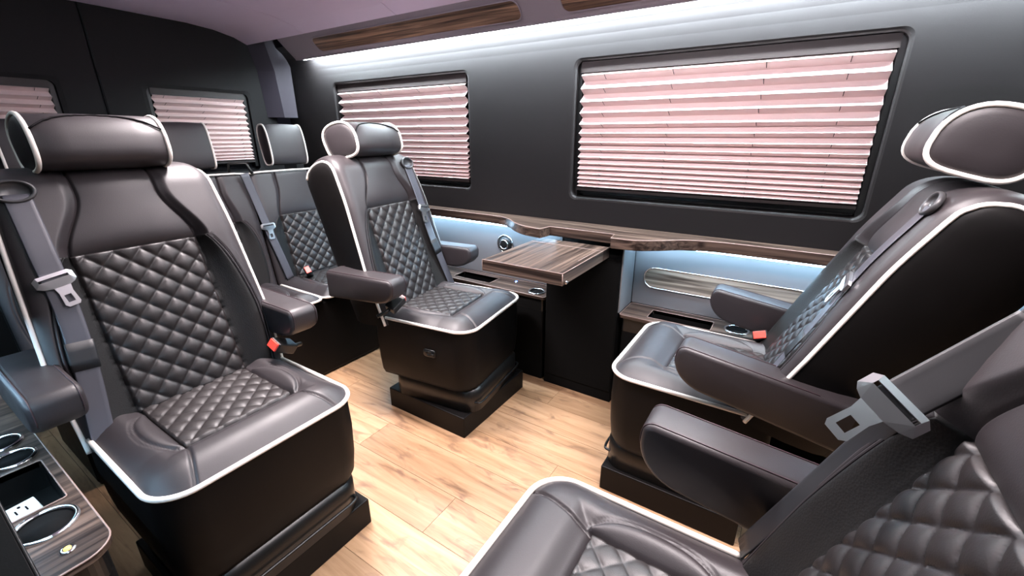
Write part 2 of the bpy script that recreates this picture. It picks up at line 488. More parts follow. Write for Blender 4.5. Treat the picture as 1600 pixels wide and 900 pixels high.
# rear doors
def rear_door(idx, y0, y1, wy0, wy1, wz0, wz1, label):
    v = []; f = []
    inn, out = window_ring(wy0, wy1, wz0, wz1, y0, y1, 0.0, 1.96, 0.03)
    n = len(inn)
    cy, cz = (wy0 + wy1) / 2, (wz0 + wz1) / 2
    loops = [[(RX - 0.05, p[0], p[1]) for p in out], [(RX, p[0], p[1]) for p in out], [(RX + 0.004, (p[0] - cy) * 0.985 + cy, p[1]) for p in out],
             [(RX + 0.004, p[0] + (0.02 if p[0] > cy else -0.02), p[1] + (0.02 if p[1] > cz else -0.02)) for p in inn],
             [(RX + 0.0, p[0], p[1]) for p in inn], [(RX - 0.06, p[0], p[1]) for p in inn]]
    me = loft('door', loops, 'door', False, False, smooth=False)
    d = struct(link('door_%d' % idx, me), label)
    box('pane', (RX - 0.066, wy0 - 0.01, wz0 - 0.01), (RX - 0.060, wy1 + 0.01, wz1 + 0.01), 'glass', d)
    return d
rear_door(1, 0.962, 1.93, 1.165, 1.745, 1.04, 1.545, 'black rear van door by the window wall')
rear_door(2, NY, 0.958, 0.175, 0.78, 1.04, 1.545, 'black rear van door behind the left seat')
RR = [1.505, 1.465, 1.425, 1.388, 1.352, 1.318, 1.286, 1.256, 1.228, 1.202, 1.178, 1.156, 1.136, 1.118]
blind('small dim pleated blind on the rear door behind the bench', lambda u, d, z: (RX - d + 0.012, u, z), 1.19, 1.72, RR, 1.552, (1.25, 1.45, 1.66), 'pleated window blinds')
blind('small dim pleated blind at the left edge above the big headrest', lambda u, d, z: (RX - d + 0.012, u, z), 0.20, 0.755, RR, 1.552, (0.26, 0.48, 0.70), 'pleated window blinds')
pil = struct(link('trim_3', None), 'grey lilac corner post between rear door and side wall')
link('post_cover', loft('post_cover', [[(RX + 0.005, 1.90 - b, z), (RX + 0.09, 1.945 - b, z), (RX + 0.10, 2.02, z), (RX + 0.005, 2.02, z)] for z, b in ((0.0, -0.03), (1.35, -0.02))], 'door', smooth=False), pil)
link('post_cap', loft('post_cap', [[(RX + 0.005, 1.86 - b, z), (RX + 0.10, 1.93 - b, z), (RX + 0.12, 2.02, z), (RX + 0.005, 2.02, z)] for z, b in ((1.40, 0.0), (1.70, 0.02), (1.95, 0.08))], 'post', smooth=False), pil)

# ------------------------------------------------------------------ ledge, table, consoles
lg = thing('wooden_ledge', 'dark wood ledge with wavy front edge running under the windows', 'ledge', (0, WY, 0.815))
front = [(-2.92, 1.955)] + [tuple(p)[:2] for p in catmull([(-1.55, 1.953, 0), (-1.36, 1.95, 0), (-1.26, 1.915, 0), (-1.17, 1.84, 0), (-1.08, 1.79, 0), (-0.992, 1.772, 0)], 6)]
front += [(-0.986, 1.772), (-0.982, 1.80), (-0.975, 1.852), (-0.648, 1.852), (-0.640, 1.80), (-0.634, 1.772)]
front += [tuple(p)[:2] for p in catmull([(-0.62, 1.772, 0), (-0.53, 1.782, 0), (-0.45, 1.83, 0), (-0.36, 1.90, 0), (-0.24, 1.938, 0), (-0.05, 1.945, 0)], 6)] + [(1.28, 1.945)]
def ledge_loop(z, ins):
    L = []
    for i, (x, yy) in enumerate(front):
        L.append((x, yy + ins - WY, z - 0.815))
    return L + [(1.28, -0.002, z - 0.815), (-2.92, -0.002, z - 0.815)]
link('top_board', loft('top_board', [ledge_loop(0.815, 0.002), ledge_loop(0.818, 0.0), ledge_loop(0.857, 0.0), ledge_loop(0.861, 0.004)], 'wood_x', smooth=False), lg)
link('edge_band', tube_mesh('edge_band', [(x, yy + 0.002 - WY, 0.8595 - 0.815) for x, yy in front], 0.0022, 'edge', False, 6), lg)
def ledge_led(xa, xb, label):
    o = link('light_strip', box_mesh('light_strip', (xa, 1.958, 0.8065), (xb, 1.970, 0.8145), 'led_ledge'))
    tag(o, label, 'light', 'ledge LED strips')
ledge_led(-2.9, -1.0, 'ice blue LED strip under the ledge behind the window seat')
ledge_led(-0.59, 1.25, 'ice blue LED strip under the ledge right of the table')

nl = thing('shaded_ledge', 'ledge on the camera side wall above the lower left console, its shade painted black', 'ledge', (-1.9, NY, 0.815), 0)
box('top_board', (-1.02, 0.002, 0.0), (2.2, 0.125, 0.046), 'shell', nl, 0.003)  # mirrored wood ledge; black vinyl material paints in its unlit darkness
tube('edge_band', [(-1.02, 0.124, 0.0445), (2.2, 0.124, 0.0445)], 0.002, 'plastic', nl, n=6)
tag(link('light_strip', box_mesh('light_strip', (-2.9, NY + 0.060, 0.8065), (-0.6, NY + 0.072, 0.8145), 'led_ledge')), 'ice blue LED strip under the camera side ledge', 'light', 'ledge LED strips')
lw = struct(link('trim_5', None), 'grey padded lower wall panel under the ledge')
for xa, xb in ((-2.9, -0.985), (-0.592, 1.28)):
    box('panel', (xa, WY - 0.010, 0.492), (xb, WY - 0.001, 0.8145), 'lower', lw, 0.003)
# table cabinet
cb = thing('table_cabinet', 'black cabinet standing on the floor under the fold-out table', 'cabinet', (-0.79, 1.93, 0))
box('body', (-0.19, -0.09, 0.0), (0.19, 0.098, 0.749), 'black', cb, 0.004)
box('door_panel', (-0.185, -0.094, 0.06), (0.185, -0.0905, 0.745), 'black', cb, 0.0015)
pe = struct(link('trim_4', box_mesh('trim_4', (-0.5995, 1.846, 0.492), (-0.5935, 2.019, 0.813), 'lower', 0.001)), 'padded end panel of the blue lit recess')
# table
tb = thing('folding_table', 'dark striped wood fold-out table top extending from the ledge', 'table', (-0.845, 1.61, 0.752))
hx = 0.183
box('leaf', (-hx, -0.24, 0.0), (hx, 0.165, 0.048), 'wood_y', tb, 0.002)
box('hinge_leaf', (-hx, 0.167, 0.0), (hx, 0.236, 0.048), 'wood_y', tb, 0.002)
e1 = box('edge_board', (-hx - 0.0005, -0.2425, 0.001), (hx + 0.0005, -0.2405, 0.0475), 'wood_x', tb)
loop = [(-hx, -0.242, 0.0482), (hx, -0.242, 0.0482), (hx, 0.236, 0.0482)]
tube('edge_band', loop, 0.0016, 'edge', tb, n=6)
tube('corner_band', [(hx, -0.242, 0.001), (hx, -0.242, 0.047)], 0.0016, 'edge', tb, n=6)
tube('corner_band', [(-hx, -0.242, 0.001), (-hx, -0.242, 0.047)], 0.0014, 'edge', tb, n=6)
tube('inlay_line', [(-hx + 0.004, 0.150, 0.0478), (hx - 0.004, 0.150, 0.0478)], 0.0013, 'edge', tb, n=6)
tube('inlay_line', [(hx - 0.025, -0.05, 0.0478), (hx - 0.025, 0.23, 0.0478)], 0.0013, 'edge', tb, n=6)
link('latch_knob', lathe_mesh('latch_knob', [(0.004, 0), (0.007, 0.004), (0.007, 0.010), (0.003, 0.013)], 'chrome', 14), tb, (hx + 0.001, -0.225, 0.012), (0, PI / 2, 0))

def holed_plate(name, loop, holes, z0, z1, mat):
    """flat plate with holes: triangulated fill of the outline and hole loops"""
    bm = bmesh.new(); tops = []
    for L in [loop] + holes:
        vs_ = [bm.verts.new((p[0], p[1], z1)) for p in L]
        for i in range(len(vs_)): bm.edges.new((vs_[i], vs_[(i + 1) % len(vs_)]))
        tops.append(vs_)
    bmesh.ops.triangle_fill(bm, use_beauty=True, use_dissolve=False, edges=bm.edges[:])
    for vs_ in tops:
        lo = [bm.verts.new((v.co.x, v.co.y, z0)) for v in vs_]
        for i in range(len(vs_)):
            j = (i + 1) % len(vs_); bm.faces.new((vs_[i], vs_[j], lo[j], lo[i]))
    return bm_mesh(name, bm, mat)
def circ(cx, cy, r, n=28, sx=1.0): return [(cx + r * sx * math.cos(2 * PI * i / n), cy + r * math.sin(2 * PI * i / n)) for i in range(n)]
def cup_holder(parent, x, y, z, r, depth=0.07):
    c = link('cup_holder', lathe_mesh('cup_holder', [(r * 0.2, -depth), (r * 0.86, -depth), (r * 0.93, -0.01), (r * 0.96, 0.0)], 'black', 32), parent, (x, y, z))
    me = c.data
    link('chrome_rim', ring_mesh('chrome_rim', r, 0.0055, 'chrome', 36), c, (0, 0, 0.002))
    return c
def console(label, x0, x1, yf, yb, z, holes, boxes, corner, mat='wood_x', body_ins=0.012):
    """tray console: origin at floor; holes (x, y, r), boxes (xa, xb, ya, yb)"""
    lo_y, hi_y = min(yf, yb), max(yf, yb)
    t = thing('side_console', label, 'console', ((x0 + x1) / 2, (yf + yb) / 2, 0), 0, 'wood topped side consoles')
    ox, oy = (x0 + x1) / 2, (yf + yb) / 2
    outl = [(p[0] - ox, p[1] - oy) for p in rrect(x0, x1, lo_y, hi_y, corner, 8)]
    hl = [circ(hx_ - ox, hy_ - oy, hr) for hx_, hy_, hr in holes]
    hl += [[(p[0] - ox, p[1] - oy) for p in rrect(*b, 0.006, 3)] for b in boxes]
    link('tray_top', holed_plate('tray_top', outl, hl, z - 0.016, z, mat), t)
    link('edge_band', tube_mesh('edge_band', [(p[0], p[1], z - 0.001) for p in outl], 0.002, 'edge', True, 6), t)
    sg = body_ins
    body = [(p[0] * (1 - 2 * sg / (x1 - x0)), p[1] * (1 - 2 * sg / (hi_y - lo_y))) for p in outl]
    link('body', loft('body', [[(p[0], p[1], 0.0) for p in body], [(p[0], p[1], z - 0.085) for p in body]], 'black', smooth=False), t)
    link('apron', loft('apron', [[(p[0], p[1], z - 0.085) for p in body], [(p[0], p[1], z - 0.016) for p in body]], 'plastic', False, False, smooth=False), t)
    for hx_, hy_, hr in holes: cup_holder(t, hx_ - ox, hy_ - oy, z, hr)
    for (xa, xb, ya, yb_) in boxes:
        L = [(p[0] - ox, p[1] - oy) for p in rrect(xa, xb, ya, yb_, 0.006, 3)]
        link('storage_bin', loft('storage_bin', [[(p[0], p[1], z - 0.08) for p in L], [(p[0], p[1], z - 0.001) for p in L]], 'plastic', True, False, smooth=False), t)
        link('bin_rim', tube_mesh('bin_rim', [(p[0], p[1], z + 0.001) for p in L], 0.0016, 'edge', True, 6), t)
    return t, ox, oy
def spot(t, ox, oy, x, y, z, rim='chrome', lens='amber', r=0.011, sx=1.0):
    a = link('indicator_lamp', lathe_mesh('indicator_lamp', [(r, 0), (r, 0.002), (r * 0.75, 0.004), (r * 0.6, 0.004)], rim, 20), t, (x - ox, y - oy, z))
    link('lens', lathe_mesh('lens', [(r * 0.5, 0.003), (r * 0.45, 0.0055), (r * 0.1, 0.0065)], lens, 16), a)
TZ = 0.49
t, ox, oy = console('wood tray console with storage bin and cup holders right of the table', -0.59, 0.95, 1.84, 2.018, TZ,
                    [(-0.105, 1.938, 0.046), (0.095, 1.955, 0.043)], [(-0.47, -0.20, 1.872, 1.975)], 0.012)
spot(t, ox, oy, -0.005, 2.0, TZ, 'chrome', 'amber', 0.009)
t, ox, oy = console('wood tray console with cup holder and blue light left of the table', -2.1, -0.99, 1.84, 2.018, TZ,
                    [(-1.065, 1.895, 0.042)], [(-1.62, -1.36, 1.872, 1.975)], 0.012)
spot(t, ox, oy, -1.245, 1.975, TZ, 'chrome', 'led_blue', 0.013)
# near console in the lower left corner
t, ox, oy = console('wood tray console with chrome cup holders in the lower left corner', -2.3, -1.03, 0.118, NY + 0.004, 0.50,
                    [(-1.205, 0.048, 0.050), (-1.66, 0.055, 0.040), (-1.55, 0.060, 0.040)], [(-1.49, -1.275, -0.05, 0.098)], (0.055, 0.01, 0.01, 0.01), 'wood_y')
spot(t, ox, oy, -1.09, 0.056, 0.50, 'chrome', 'amber', 0.013)
pl = link('outlet_plate', box_mesh('outlet_plate', (-0.045, -0.030, 0), (0.045, 0.030, 0.006), 'white', 0.002), t, (-1.365 - ox, 0.035 - oy, 0.440), (0.0, 0.35, 0.15))
for q in (-0.022, 0.022):
    for w_ in (-0.009, 0.009):
        box('socket_slot', (q - 0.006, w_ - 0.0015, 0.0055), (q + 0.006, w_ + 0.0015, 0.0068), 'seam', pl)
    link('ground_hole', lathe_mesh('ground_hole', [(0.003, 0.0055), (0.003, 0.0068)], 'seam', 10), pl, (q + (0.012 if q > 0 else -0.012), 0, 0))
link('indicator_led', lathe_mesh('indicator_led', [(0.003, 0.0055), (0.002, 0.0075)], 'amber', 10), pl)

# slot panel and round vent on the lower wall
sl = thing('wood_inlay_panel', 'rounded grey wood inlay with chrome trim set in the blue lit wall', 'wall panel', (-0.28, WY - 0.010, 0.636))
L = rrect(-0.26, 0.42, -0.05, 0.05, 0.048, 8)
link('board', loft('board', [[(p[0], -0.001, p[1]) for p in L], [(p[0], -0.004, p[1]) for p in L]], darkwood('grey_wood', 'x', (0.05, 0.038, 0.03), (0.36, 0.30, 0.24), 0.3, 45.0), smooth=False), sl)
link('chrome_trim', tube_mesh('chrome_trim', [(p[0], -0.004, p[1]) for p in L], 0.003, 'chrome', True, 6), sl)
vt = thing('air_vent', 'round chrome ringed air vent on the wall behind the armrest', 'vent', (-1.345, WY - 0.0105, 0.69))
link('outer_ring', ring_mesh('outer_ring', 0.050, 0.006, 'chrome', 32), vt, (0, -0.006, 0), (PI / 2, 0, 0))
link('vent_body', lathe_mesh('vent_body', [(0.046, 0.0), (0.044, 0.012), (0.030, 0.020), (0.012, 0.024)], 'plastic', 28), vt, (0, -0.001, 0), (PI / 2, 0, 0))
link('inner_ring', ring_mesh('inner_ring', 0.026, 0.004, 'chrome', 28), vt, (0, -0.022, 0), (PI / 2, 0, 0))

# ceiling lamp fixtures (above the frame)
for i, (lx, ly) in enumerate(CEIL_LAMPS):
    t = thing('ceiling_lamp', 'slim ceiling light panel over the ' + ('front seats', 'middle of the aisle', 'rear of the aisle')[i], 'lamp', (lx, ly, 1.926), 0, 'ceiling light panels')
    box('housing', (-0.33, -0.10, -0.012), (0.33, 0.10, 0.0), 'plastic', t, 0.003)
    box('diffuser', (-0.31, -0.08, -0.055), (0.31, 0.08, -0.0122), 'panel_glow', t, 0.006)

# ------------------------------------------------------------------ seats
def quilt_puff(u, v, du, dv, h):
    a = u / du + v / dv; b = u / du - v / dv
    s = np.abs(np.sin(PI * a)) * np.abs(np.sin(PI * b))
    return h * np.power(s + 1e-9, 0.32)

class Back:
    """upholstered back: a front face that wraps over the top and down the rear, side panels, piping between them.
    local axes: x = forward normal, y = across, z = up along the back"""
    def __init__(s, L=0.75, w=(0.272, 0.280, 0.264, 0.250), c0=0.152, c1=0.092, tq=(0.02, 0.49), du=0.064, dv=0.066, hb=0.036, up=0.020, D=0.235, R=0.090):
        s.L, s.wk, s.c0, s.c1, s.tq, s.du, s.dv, s.hb, s.up, s.D, s.R = L, w, c0, c1, tq, du, dv, hb, up, D, R
        s.straight = L - R
        s.arc = PI / 2 * math.sqrt((R * R + D * D / 4) / 2) * 2
    def base(s, q):
        """arc length q along the profile -> (n, t), outward normal (nn, nt)"""
        if q <= s.straight: return (0.0, q), (1.0, 0.0)
        if q <= s.straight + s.arc:
            a = PI * (q - s.straight) / s.arc
            p = (-s.D / 2 + s.D / 2 * math.cos(a), s.straight + s.R * math.sin(a))
            n = Vector((math.cos(a) / (s.D / 2), math.sin(a) / s.R)).normalized()
            return p, (n.x, n.y)
        return (-s.D, s.straight - (q - s.straight - s.arc)), (-1.0, 0.0)
    def w(s, t):
        k = np.clip(np.asarray(t, float) / s.L, 0, 1.2)
        return np.interp(k, [0, 0.3, 0.65, 0.90, 1.06], list(s.wk) + [s.wk[3] - 0.022])
    def c(s, t):
        k = (t - s.tq[1]) / (s.L - s.tq[1])
        return s.c0 + (s.c1 - s.c0) * sstep(k / 0.62)
    def ya(s, t):
        w, c = s.w(t), s.c(t); k = np.clip(np.asarray(t, float) / s.tq[1], 0, 1)
        arc = 0.74 * np.sqrt(np.maximum(1 - ((k - 0.35) / 0.66) ** 2, 0)) * (w - c)
        return np.where(t < s.tq[1], c + np.maximum(arc, 0.012), c + 0.03)
    def g(s, Y, T):
        w = s.w(T); c = s.c(T); aY = np.abs(Y)
        e = np.clip((w - aY) / 0.045, 0, 1)
        edge = -0.026 * (1 - np.sqrt(np.maximum(1 - (1 - e) ** 2, 0)))
        low = T < s.tq[1]; rear = sstep((T - s.straight) / (s.arc * 0.7))
        k = np.clip(T / s.tq[1], 0, 1); ya = s.ya(T)
        upk = np.clip((T - s.tq[1]) / (s.L - s.tq[1]), 0, 1)
        hb = np.where(low, s.hb * (0.75 + 0.25 * k), s.hb * (1 - 0.45 * sstep(upk)))
        b0 = np.where(low, 0.0, s.up * 0.62 * sstep(np.maximum(T - s.tq[1], 0) / 0.05))
        bol = np.where(aY > c, b0 + (hb - b0) * sstep((aY - c) / np.maximum(ya - c, 0.006)), 0)
        gro = np.where(low, -0.009 * np.exp(-((aY - c) / 0.0045) ** 2), -0.007 * np.exp(-((aY - c) / 0.0032) ** 2))
        dbl = np.where(low & (aY > c), -0.004 * (np.exp(-((aY - ya) / 0.0026) ** 2) + np.exp(-((aY - ya - 0.009) / 0.0024) ** 2)), 0)
        cen = np.where(aY <= c, 1.0, 0.0)
        qf = quilt_puff(Y, T - s.tq[0], s.du, s.dv, 0.0105) * cen * (low & (T > s.tq[0]))
        dT = T - s.tq[1]
        upper = np.where(dT >= 0, s.up * (1 - np.exp(-np.maximum(dT, 0) / 0.022)), 0) * cen * (1 - 0.35 * (aY / c) ** 2)
        return edge + (bol + gro + dbl + qf + upper) * (1 - rear)
    def build(s):
        qe = s.straight + s.arc
        tA = np.linspace(-0.03, s.tq[0], 5)[:-1]
        tB = np.linspace(s.tq[0], s.tq[1], 132)
        tC = s.tq[1] + (s.straight - s.tq[1]) * np.linspace(0, 1, 20)[1:] ** 1.35
        tD = s.straight + s.arc * np.linspace(0, 1, 25)[1:]
        tE = np.linspace(qe, qe + s.straight, 8)[1:]
        T = np.concatenate([tA, tB, tC, tD, tE]); nq0, nq1 = len(tA), len(tA) + len(tB) - 1
        nend = len(tA) + len(tB) + len(tC) + len(tD) - 1
        nb, nk, nc = 18, 14, 96
        rows = []
        for t in T:
            w, c, y1 = float(s.w(t)), float(s.c(t)), float(s.ya(t))
            o = np.concatenate([np.linspace(c, y1, nk + 1)[1:], np.linspace(y1, w, nb + 1)[1:]])
            rows.append(np.concatenate([-o[::-1], np.linspace(-c, c, nc + 1), o]))
        Y = np.array(rows); TT = np.repeat(T[:, None], Y.shape[1], 1)
        G = s.g(np.where(np.abs(Y) > 0, Y, 1e-9), TT)
        nr, ncol = Y.shape
        V = np.zeros((nr, ncol, 3))
        for i, t in enumerate(T):
            (bn_, bt_), (nn, nt) = s.base(t)
            V[i, :, 0] = bn_ + nn * G[i]; V[i, :, 1] = Y[i]; V[i, :, 2] = bt_ + nt * G[i]
        s.V = V; VV = V.reshape(-1, 3)
        reg = {'bolster': [], 'quilt': [], 'upper': [], 'cres': [], 'rear': []}
        lo = nb; hi = nb + 2 * nk + nc
        for i in range(nr - 1):
            for j in range(ncol - 1):
                q = (i * ncol + j, i * ncol + j + 1, (i + 1) * ncol + j + 1, (i + 1) * ncol + j)
                cen = nb + nk <= j < nb + nk + nc; cr = (lo <= j < hi) and not cen
                if i >= nend: reg['rear'].append(q)
                elif cen and nq0 <= i < nq1: reg['quilt'].append(q)
                elif cen and i >= nq1: reg['upper'].append(q)
                elif cr and nq0 <= i < nq1: reg['cres'].append(q)
                else: reg['bolster'].append(q)
        def sub(name, fs, mat):
            idx = sorted({k for q in fs for k in q}); mp = {k: n for n, k in enumerate(idx)}
            return mesh(name, VV[idx], [tuple(mp[k] for k in q) for q in fs], mat)
        half = [q for q in reg['cres'] if q[0] % ncol < ncol // 2]; other = [q for q in reg['cres'] if q[0] % ncol >= ncol // 2]
        out = {'backrest': [sub('backrest', reg['bolster'], 'leather')],
               'quilted_panel': [sub('quilted_panel', reg['quilt'], 'quilt')],
               'upper_panel': [sub('upper_panel', reg['upper'], 'leather')],
               'crescent_panel': [sub('crescent_panel', half, 'perf'), sub('crescent_panel', other, 'perf')],
               'rear_panel': [sub('rear_panel', reg['rear'], 'shell')], 'side_panel': [], 'back_piping': []}
        # side panels: front edge joined to the rear edge, domed a little
        for col_, sg in ((0, -1), (ncol - 1, 1)):
            E_ = [Vector(V[i, col_]) for i in range(nr)]
            m = len(E_) // 2
            samp = [E_[int(round(k))] for k in np.linspace(0, nend - 3, 121)]
            pr = []
            fr = E_[:nend - len(tD) // 2 + 1]; fr = [fr[int(round(k))] for k in np.linspace(0, len(fr) - 1, 60)]
            re_ = list(reversed(E_[nend - len(tD) // 2:]))
            cum = [0.0]
            for p, q in zip(re_[:-1], re_[1:]): cum.append(cum[-1] + (q - p).length)
            cumf = [0.0]
            for p, q in zip(fr[:-1], fr[1:]): cumf.append(cumf[-1] + (q - p).length)
            loops = []
            for p, cf in zip(fr, cumf):
                f = cf / cumf[-1] * cum[-1]
                k = min(max(int(np.searchsorted(cum, f)), 1), len(cum) - 1)
                u = (f - cum[k - 1]) / max(cum[k] - cum[k - 1], 1e-9)
                r = re_[k - 1].lerp(re_[k], min(max(u, 0), 1))
                ln = (r - p).length
                loops.append([p.lerp(r, x) + Vector((0, sg * 0.018 * math.sin(PI * x) ** 0.6 * min(ln / 0.15, 1), 0)) for x in (0, 0.04, 0.12, 0.3, 0.5, 0.7, 0.88, 1.0)])
            out['side_panel'].append(loft('side_panel', loops, 'shell', False, False, False))
            out['back_piping'].append(tube_mesh('back_piping', [p + Vector((0, sg * 0.003, 0)) for p in samp], 0.0060, 'piping', False, 8))
        return out
    def stitch(s, sgn, off):
        pts = []
        for k in np.linspace(0.03, 0.97, 40):
            t = k * s.tq[1]; yv = float(s.ya(np.array(t))) + off
            pts.append((float(s.g(np.array(yv), np.array(t))) + 0.0016, sgn * yv, t))
        return pts

class Cushion:
    def __init__(s, W=0.265, D=0.50, rc=0.085, q=(-0.165, -0.455), c=0.145):
        s.W, s.D, s.rc, s.q, s.c = W, D, rc, q, c
    def w(s, x):
        d = np.clip(-np.asarray(x, float), 0, None)
        inn = np.clip(s.rc - d, 0, s.rc)
        return s.W - (s.rc - np.sqrt(np.maximum(s.rc ** 2 - inn ** 2, 0)))
    def h(s, X, Y):
        aY = np.abs(Y); w = s.w(X); d = -X
        # distance to the outline, rounded corners included
        cxy = np.hypot(np.maximum(s.rc - d, 0), np.maximum(aY - (s.W - s.rc), 0))
        corner = (d < s.rc) & (aY > s.W - s.rc)
        de = np.where(corner, s.rc - cxy, np.minimum(s.W - aY, d))
        e = np.clip(de / 0.085, 0, 1)
        z = 0.037 * (1 - (1 - e) ** 2)
        inq = (aY < s.c) & (X < s.q[0]) & (X > s.q[1])
        # sink towards the quilted middle
        ds = np.maximum(np.maximum(aY - s.c, X - s.q[0]), 0)
        z = z - 0.020 * (1 - sstep(ds / 0.06))
        z = z - 0.007 * np.exp(-(ds / 0.0045) ** 2) * (~inq)
        # crescent pads at the sides of the quilt
        m = (X - (s.q[0] + s.q[1]) / 2 - 0.03) / 0.125
        arc = s.c + 0.055 * np.sqrt(np.maximum(1 - m ** 2, 0))
        on = (np.abs(m) < 1) & (aY > s.c)
        z = z + np.where(on, -0.0045 * np.exp(-((aY - arc) / 0.003) ** 2) - 0.003 * np.exp(-((aY - arc - 0.009) / 0.0022) ** 2), 0)
        z = z + np.where(on & (aY < arc), 0.010 * np.sin(PI * np.clip((aY - s.c) / np.maximum(arc - s.c, 0.004), 0, 1)), 0)
        # seams from the quilt's front corners to the front corners of the cushion
        k = np.clip((X - s.q[0]) / (0 - s.q[0]), 0, 1)
        ys = s.c + 0.045 * k ** 1.6
        z = z - np.where(X > s.q[0], 0.008 * np.exp(-((aY - ys) / 0.0034) ** 2), 0)
        # front roll and quilting
        z = z + np.where(X > s.q[0], 0.006 * np.sin(PI * k), 0)
        z = z + quilt_puff(Y, X, 0.060, 0.060, 0.0068) * inq
        return z
    def build(s, z0=0.505):
        xA = -s.rc * (1 - np.cos(np.linspace(0.05, 1, 22) * PI / 2))
        xA = np.concatenate([xA, np.linspace(-s.rc, s.q[0], 18)[1:]])
        xB = np.linspace(s.q[0], s.q[1], 92)[1:]; xC = np.linspace(s.q[1], -s.D, 8)[1:]
        X = np.concatenate([xA, xB, xC]); i0, i1 = len(xA) - 1, len(xA) + len(xB) - 1
        nb, nc = 34, 90
        rows = []
        for x in X:
            w = float(s.w(x)); c = min(s.c, w * 0.7)
            rows.append(np.concatenate([np.linspace(-w, -c, nb + 1)[:-1], np.linspace(-c, c, nc + 1), np.linspace(c, w, nb + 1)[1:]]))
        Y = np.array(rows); XX = np.repeat(X[:, None], Y.shape[1], 1)
        Z = s.h(XX, Y) + z0; nr, ncol = Y.shape
        V = np.stack([XX, Y, Z], -1).reshape(-1, 3)
        reg = {'a': [], 'q': []}
        for i in range(nr - 1):
            for j in range(ncol - 1):
                qd = (i * ncol + j, (i + 1) * ncol + j, (i + 1) * ncol + j + 1, i * ncol + j + 1)
                reg['q' if (nb <= j < nb + nc and i0 <= i < i1) else 'a'].append(qd)
        def sub(name, fs, mat):
            idx = sorted({k for q in fs for k in q}); mp = {k: n for n, k in enumerate(idx)}
            me = mesh(name, V[idx], [tuple(mp[k] for k in q) for q in fs], mat)
            return me
        out = {'cushion': sub('cushion', reg['a'], 'leather'), 'quilted_insert': sub('quilted_insert', reg['q'], 'quilt')}
        pl_ = rrect(-s.D, 0, -s.W, s.W, (s.rc, 0.02, 0.02, s.rc), 10)
        def lp(z, ins, rb=0):
            return [(p[0] - (ins if p[0] > -s.D / 2 else -ins * 0.3), p[1] * (1 - ins / s.W), z) for p in pl_]
        out['seat_skirt'] = loft('seat_skirt', [lp(0.205, 0.03), lp(0.212, 0.016), lp(0.235, 0.007), lp(0.30, 0.001), lp(0.40, -0.002), lp(0.48, 0.0), lp(z0, 0.001)], 'shell', True, False)
        path = []
        n = 10
        right = [(p[0], p[1]) for p in pl_]
        # pl_ order: (x1,y1) corner, (x0,y1), (x0,y0), (x1,y0)
        fr = right[3 * (n + 1):] + right[:n + 1]
        path = [(-s.D * 0.86, -s.W)] + fr + [(-s.D * 0.86, s.W)]
        out['cushion_piping'] = tube_mesh('cushion_piping', [(p[0] * 1.0 + (0.002 if p[0] > -s.rc else 0), p[1] * 1.010, z0 + 0.005) for p in path], 0.0068, 'piping', False, 8)
        return out

def strap_mesh(name, pts, width, mat, across=None, lap=0.0):
    """ribbed webbing along pts (x, y, z); `across` = width direction"""
    prof = [(-0.5, 0), (-0.44, 0.0016), (-0.30, 0.0006), (-0.18, 0.0018), (-0.06, 0.0006), (0.06, 0.0018), (0.18, 0.0006), (0.30, 0.0018), (0.44, 0.0008), (0.5, 0),
            (0.44, -0.0012), (-0.44, -0.0012)]
    P = [Vector(p) for p in pts]; loops = []
    for i, p in enumerate(P):
        t = (P[min(i + 1, len(P) - 1)] - P[max(i - 1, 0)]).normalized()
        a = Vector(across); a = (a - t * a.dot(t)).normalized()
        nn = a.cross(t)
        if nn.x < 0: nn = -nn
        loops.append([p + a * (width * q[0]) + nn * q[1] for q in prof])
    return loft(name, loops, mat)

def tongue_mesh(sg):
    """steel belt tongue in the (y, t) plane, tip pointing down"""
    o = [(-0.036, 0.012), (-0.036, -0.006), (-0.026, -0.012), (-0.010, -0.016), (-0.008, -0.030), (-0.011, -0.058), (-0.006, -0.064),
         (0.014, -0.064), (0.018, -0.058), (0.017, -0.030), (0.020, -0.016), (0.030, -0.012), (0.036, -0.006), (0.036, 0.012), (0.028, 0.018), (-0.028, 0.018)]
    hole = [(-0.003, -0.036), (-0.003, -0.054), (0.010, -0.054), (0.010, -0.036)]
    slot = [(-0.027, 0.010), (-0.027, 0.004), (0.027, 0.004), (0.027, 0.010)]
    o = [(a * sg, b) for a, b in o]; hole = [(a * sg, b) for a, b in hole]; slot = [(a * sg, b) for a, b in slot]
    o, hole, slot = [[(a * 1.12, b * 1.12) for a, b in L] for L in (o, hole, slot)]
    me = holed_plate('tongue', o, [hole, slot], -0.0022, 0.0022, 'steel')
    for v in me.vertices:
        yv, tv, n = v.co; bulge = 0.006 if tv > -0.008 else 0.0
        v.co = (n * (1.8 if tv > -0.010 else 1.0) + bulge * (1 - (yv / 0.036) ** 2), yv, tv)
    return me
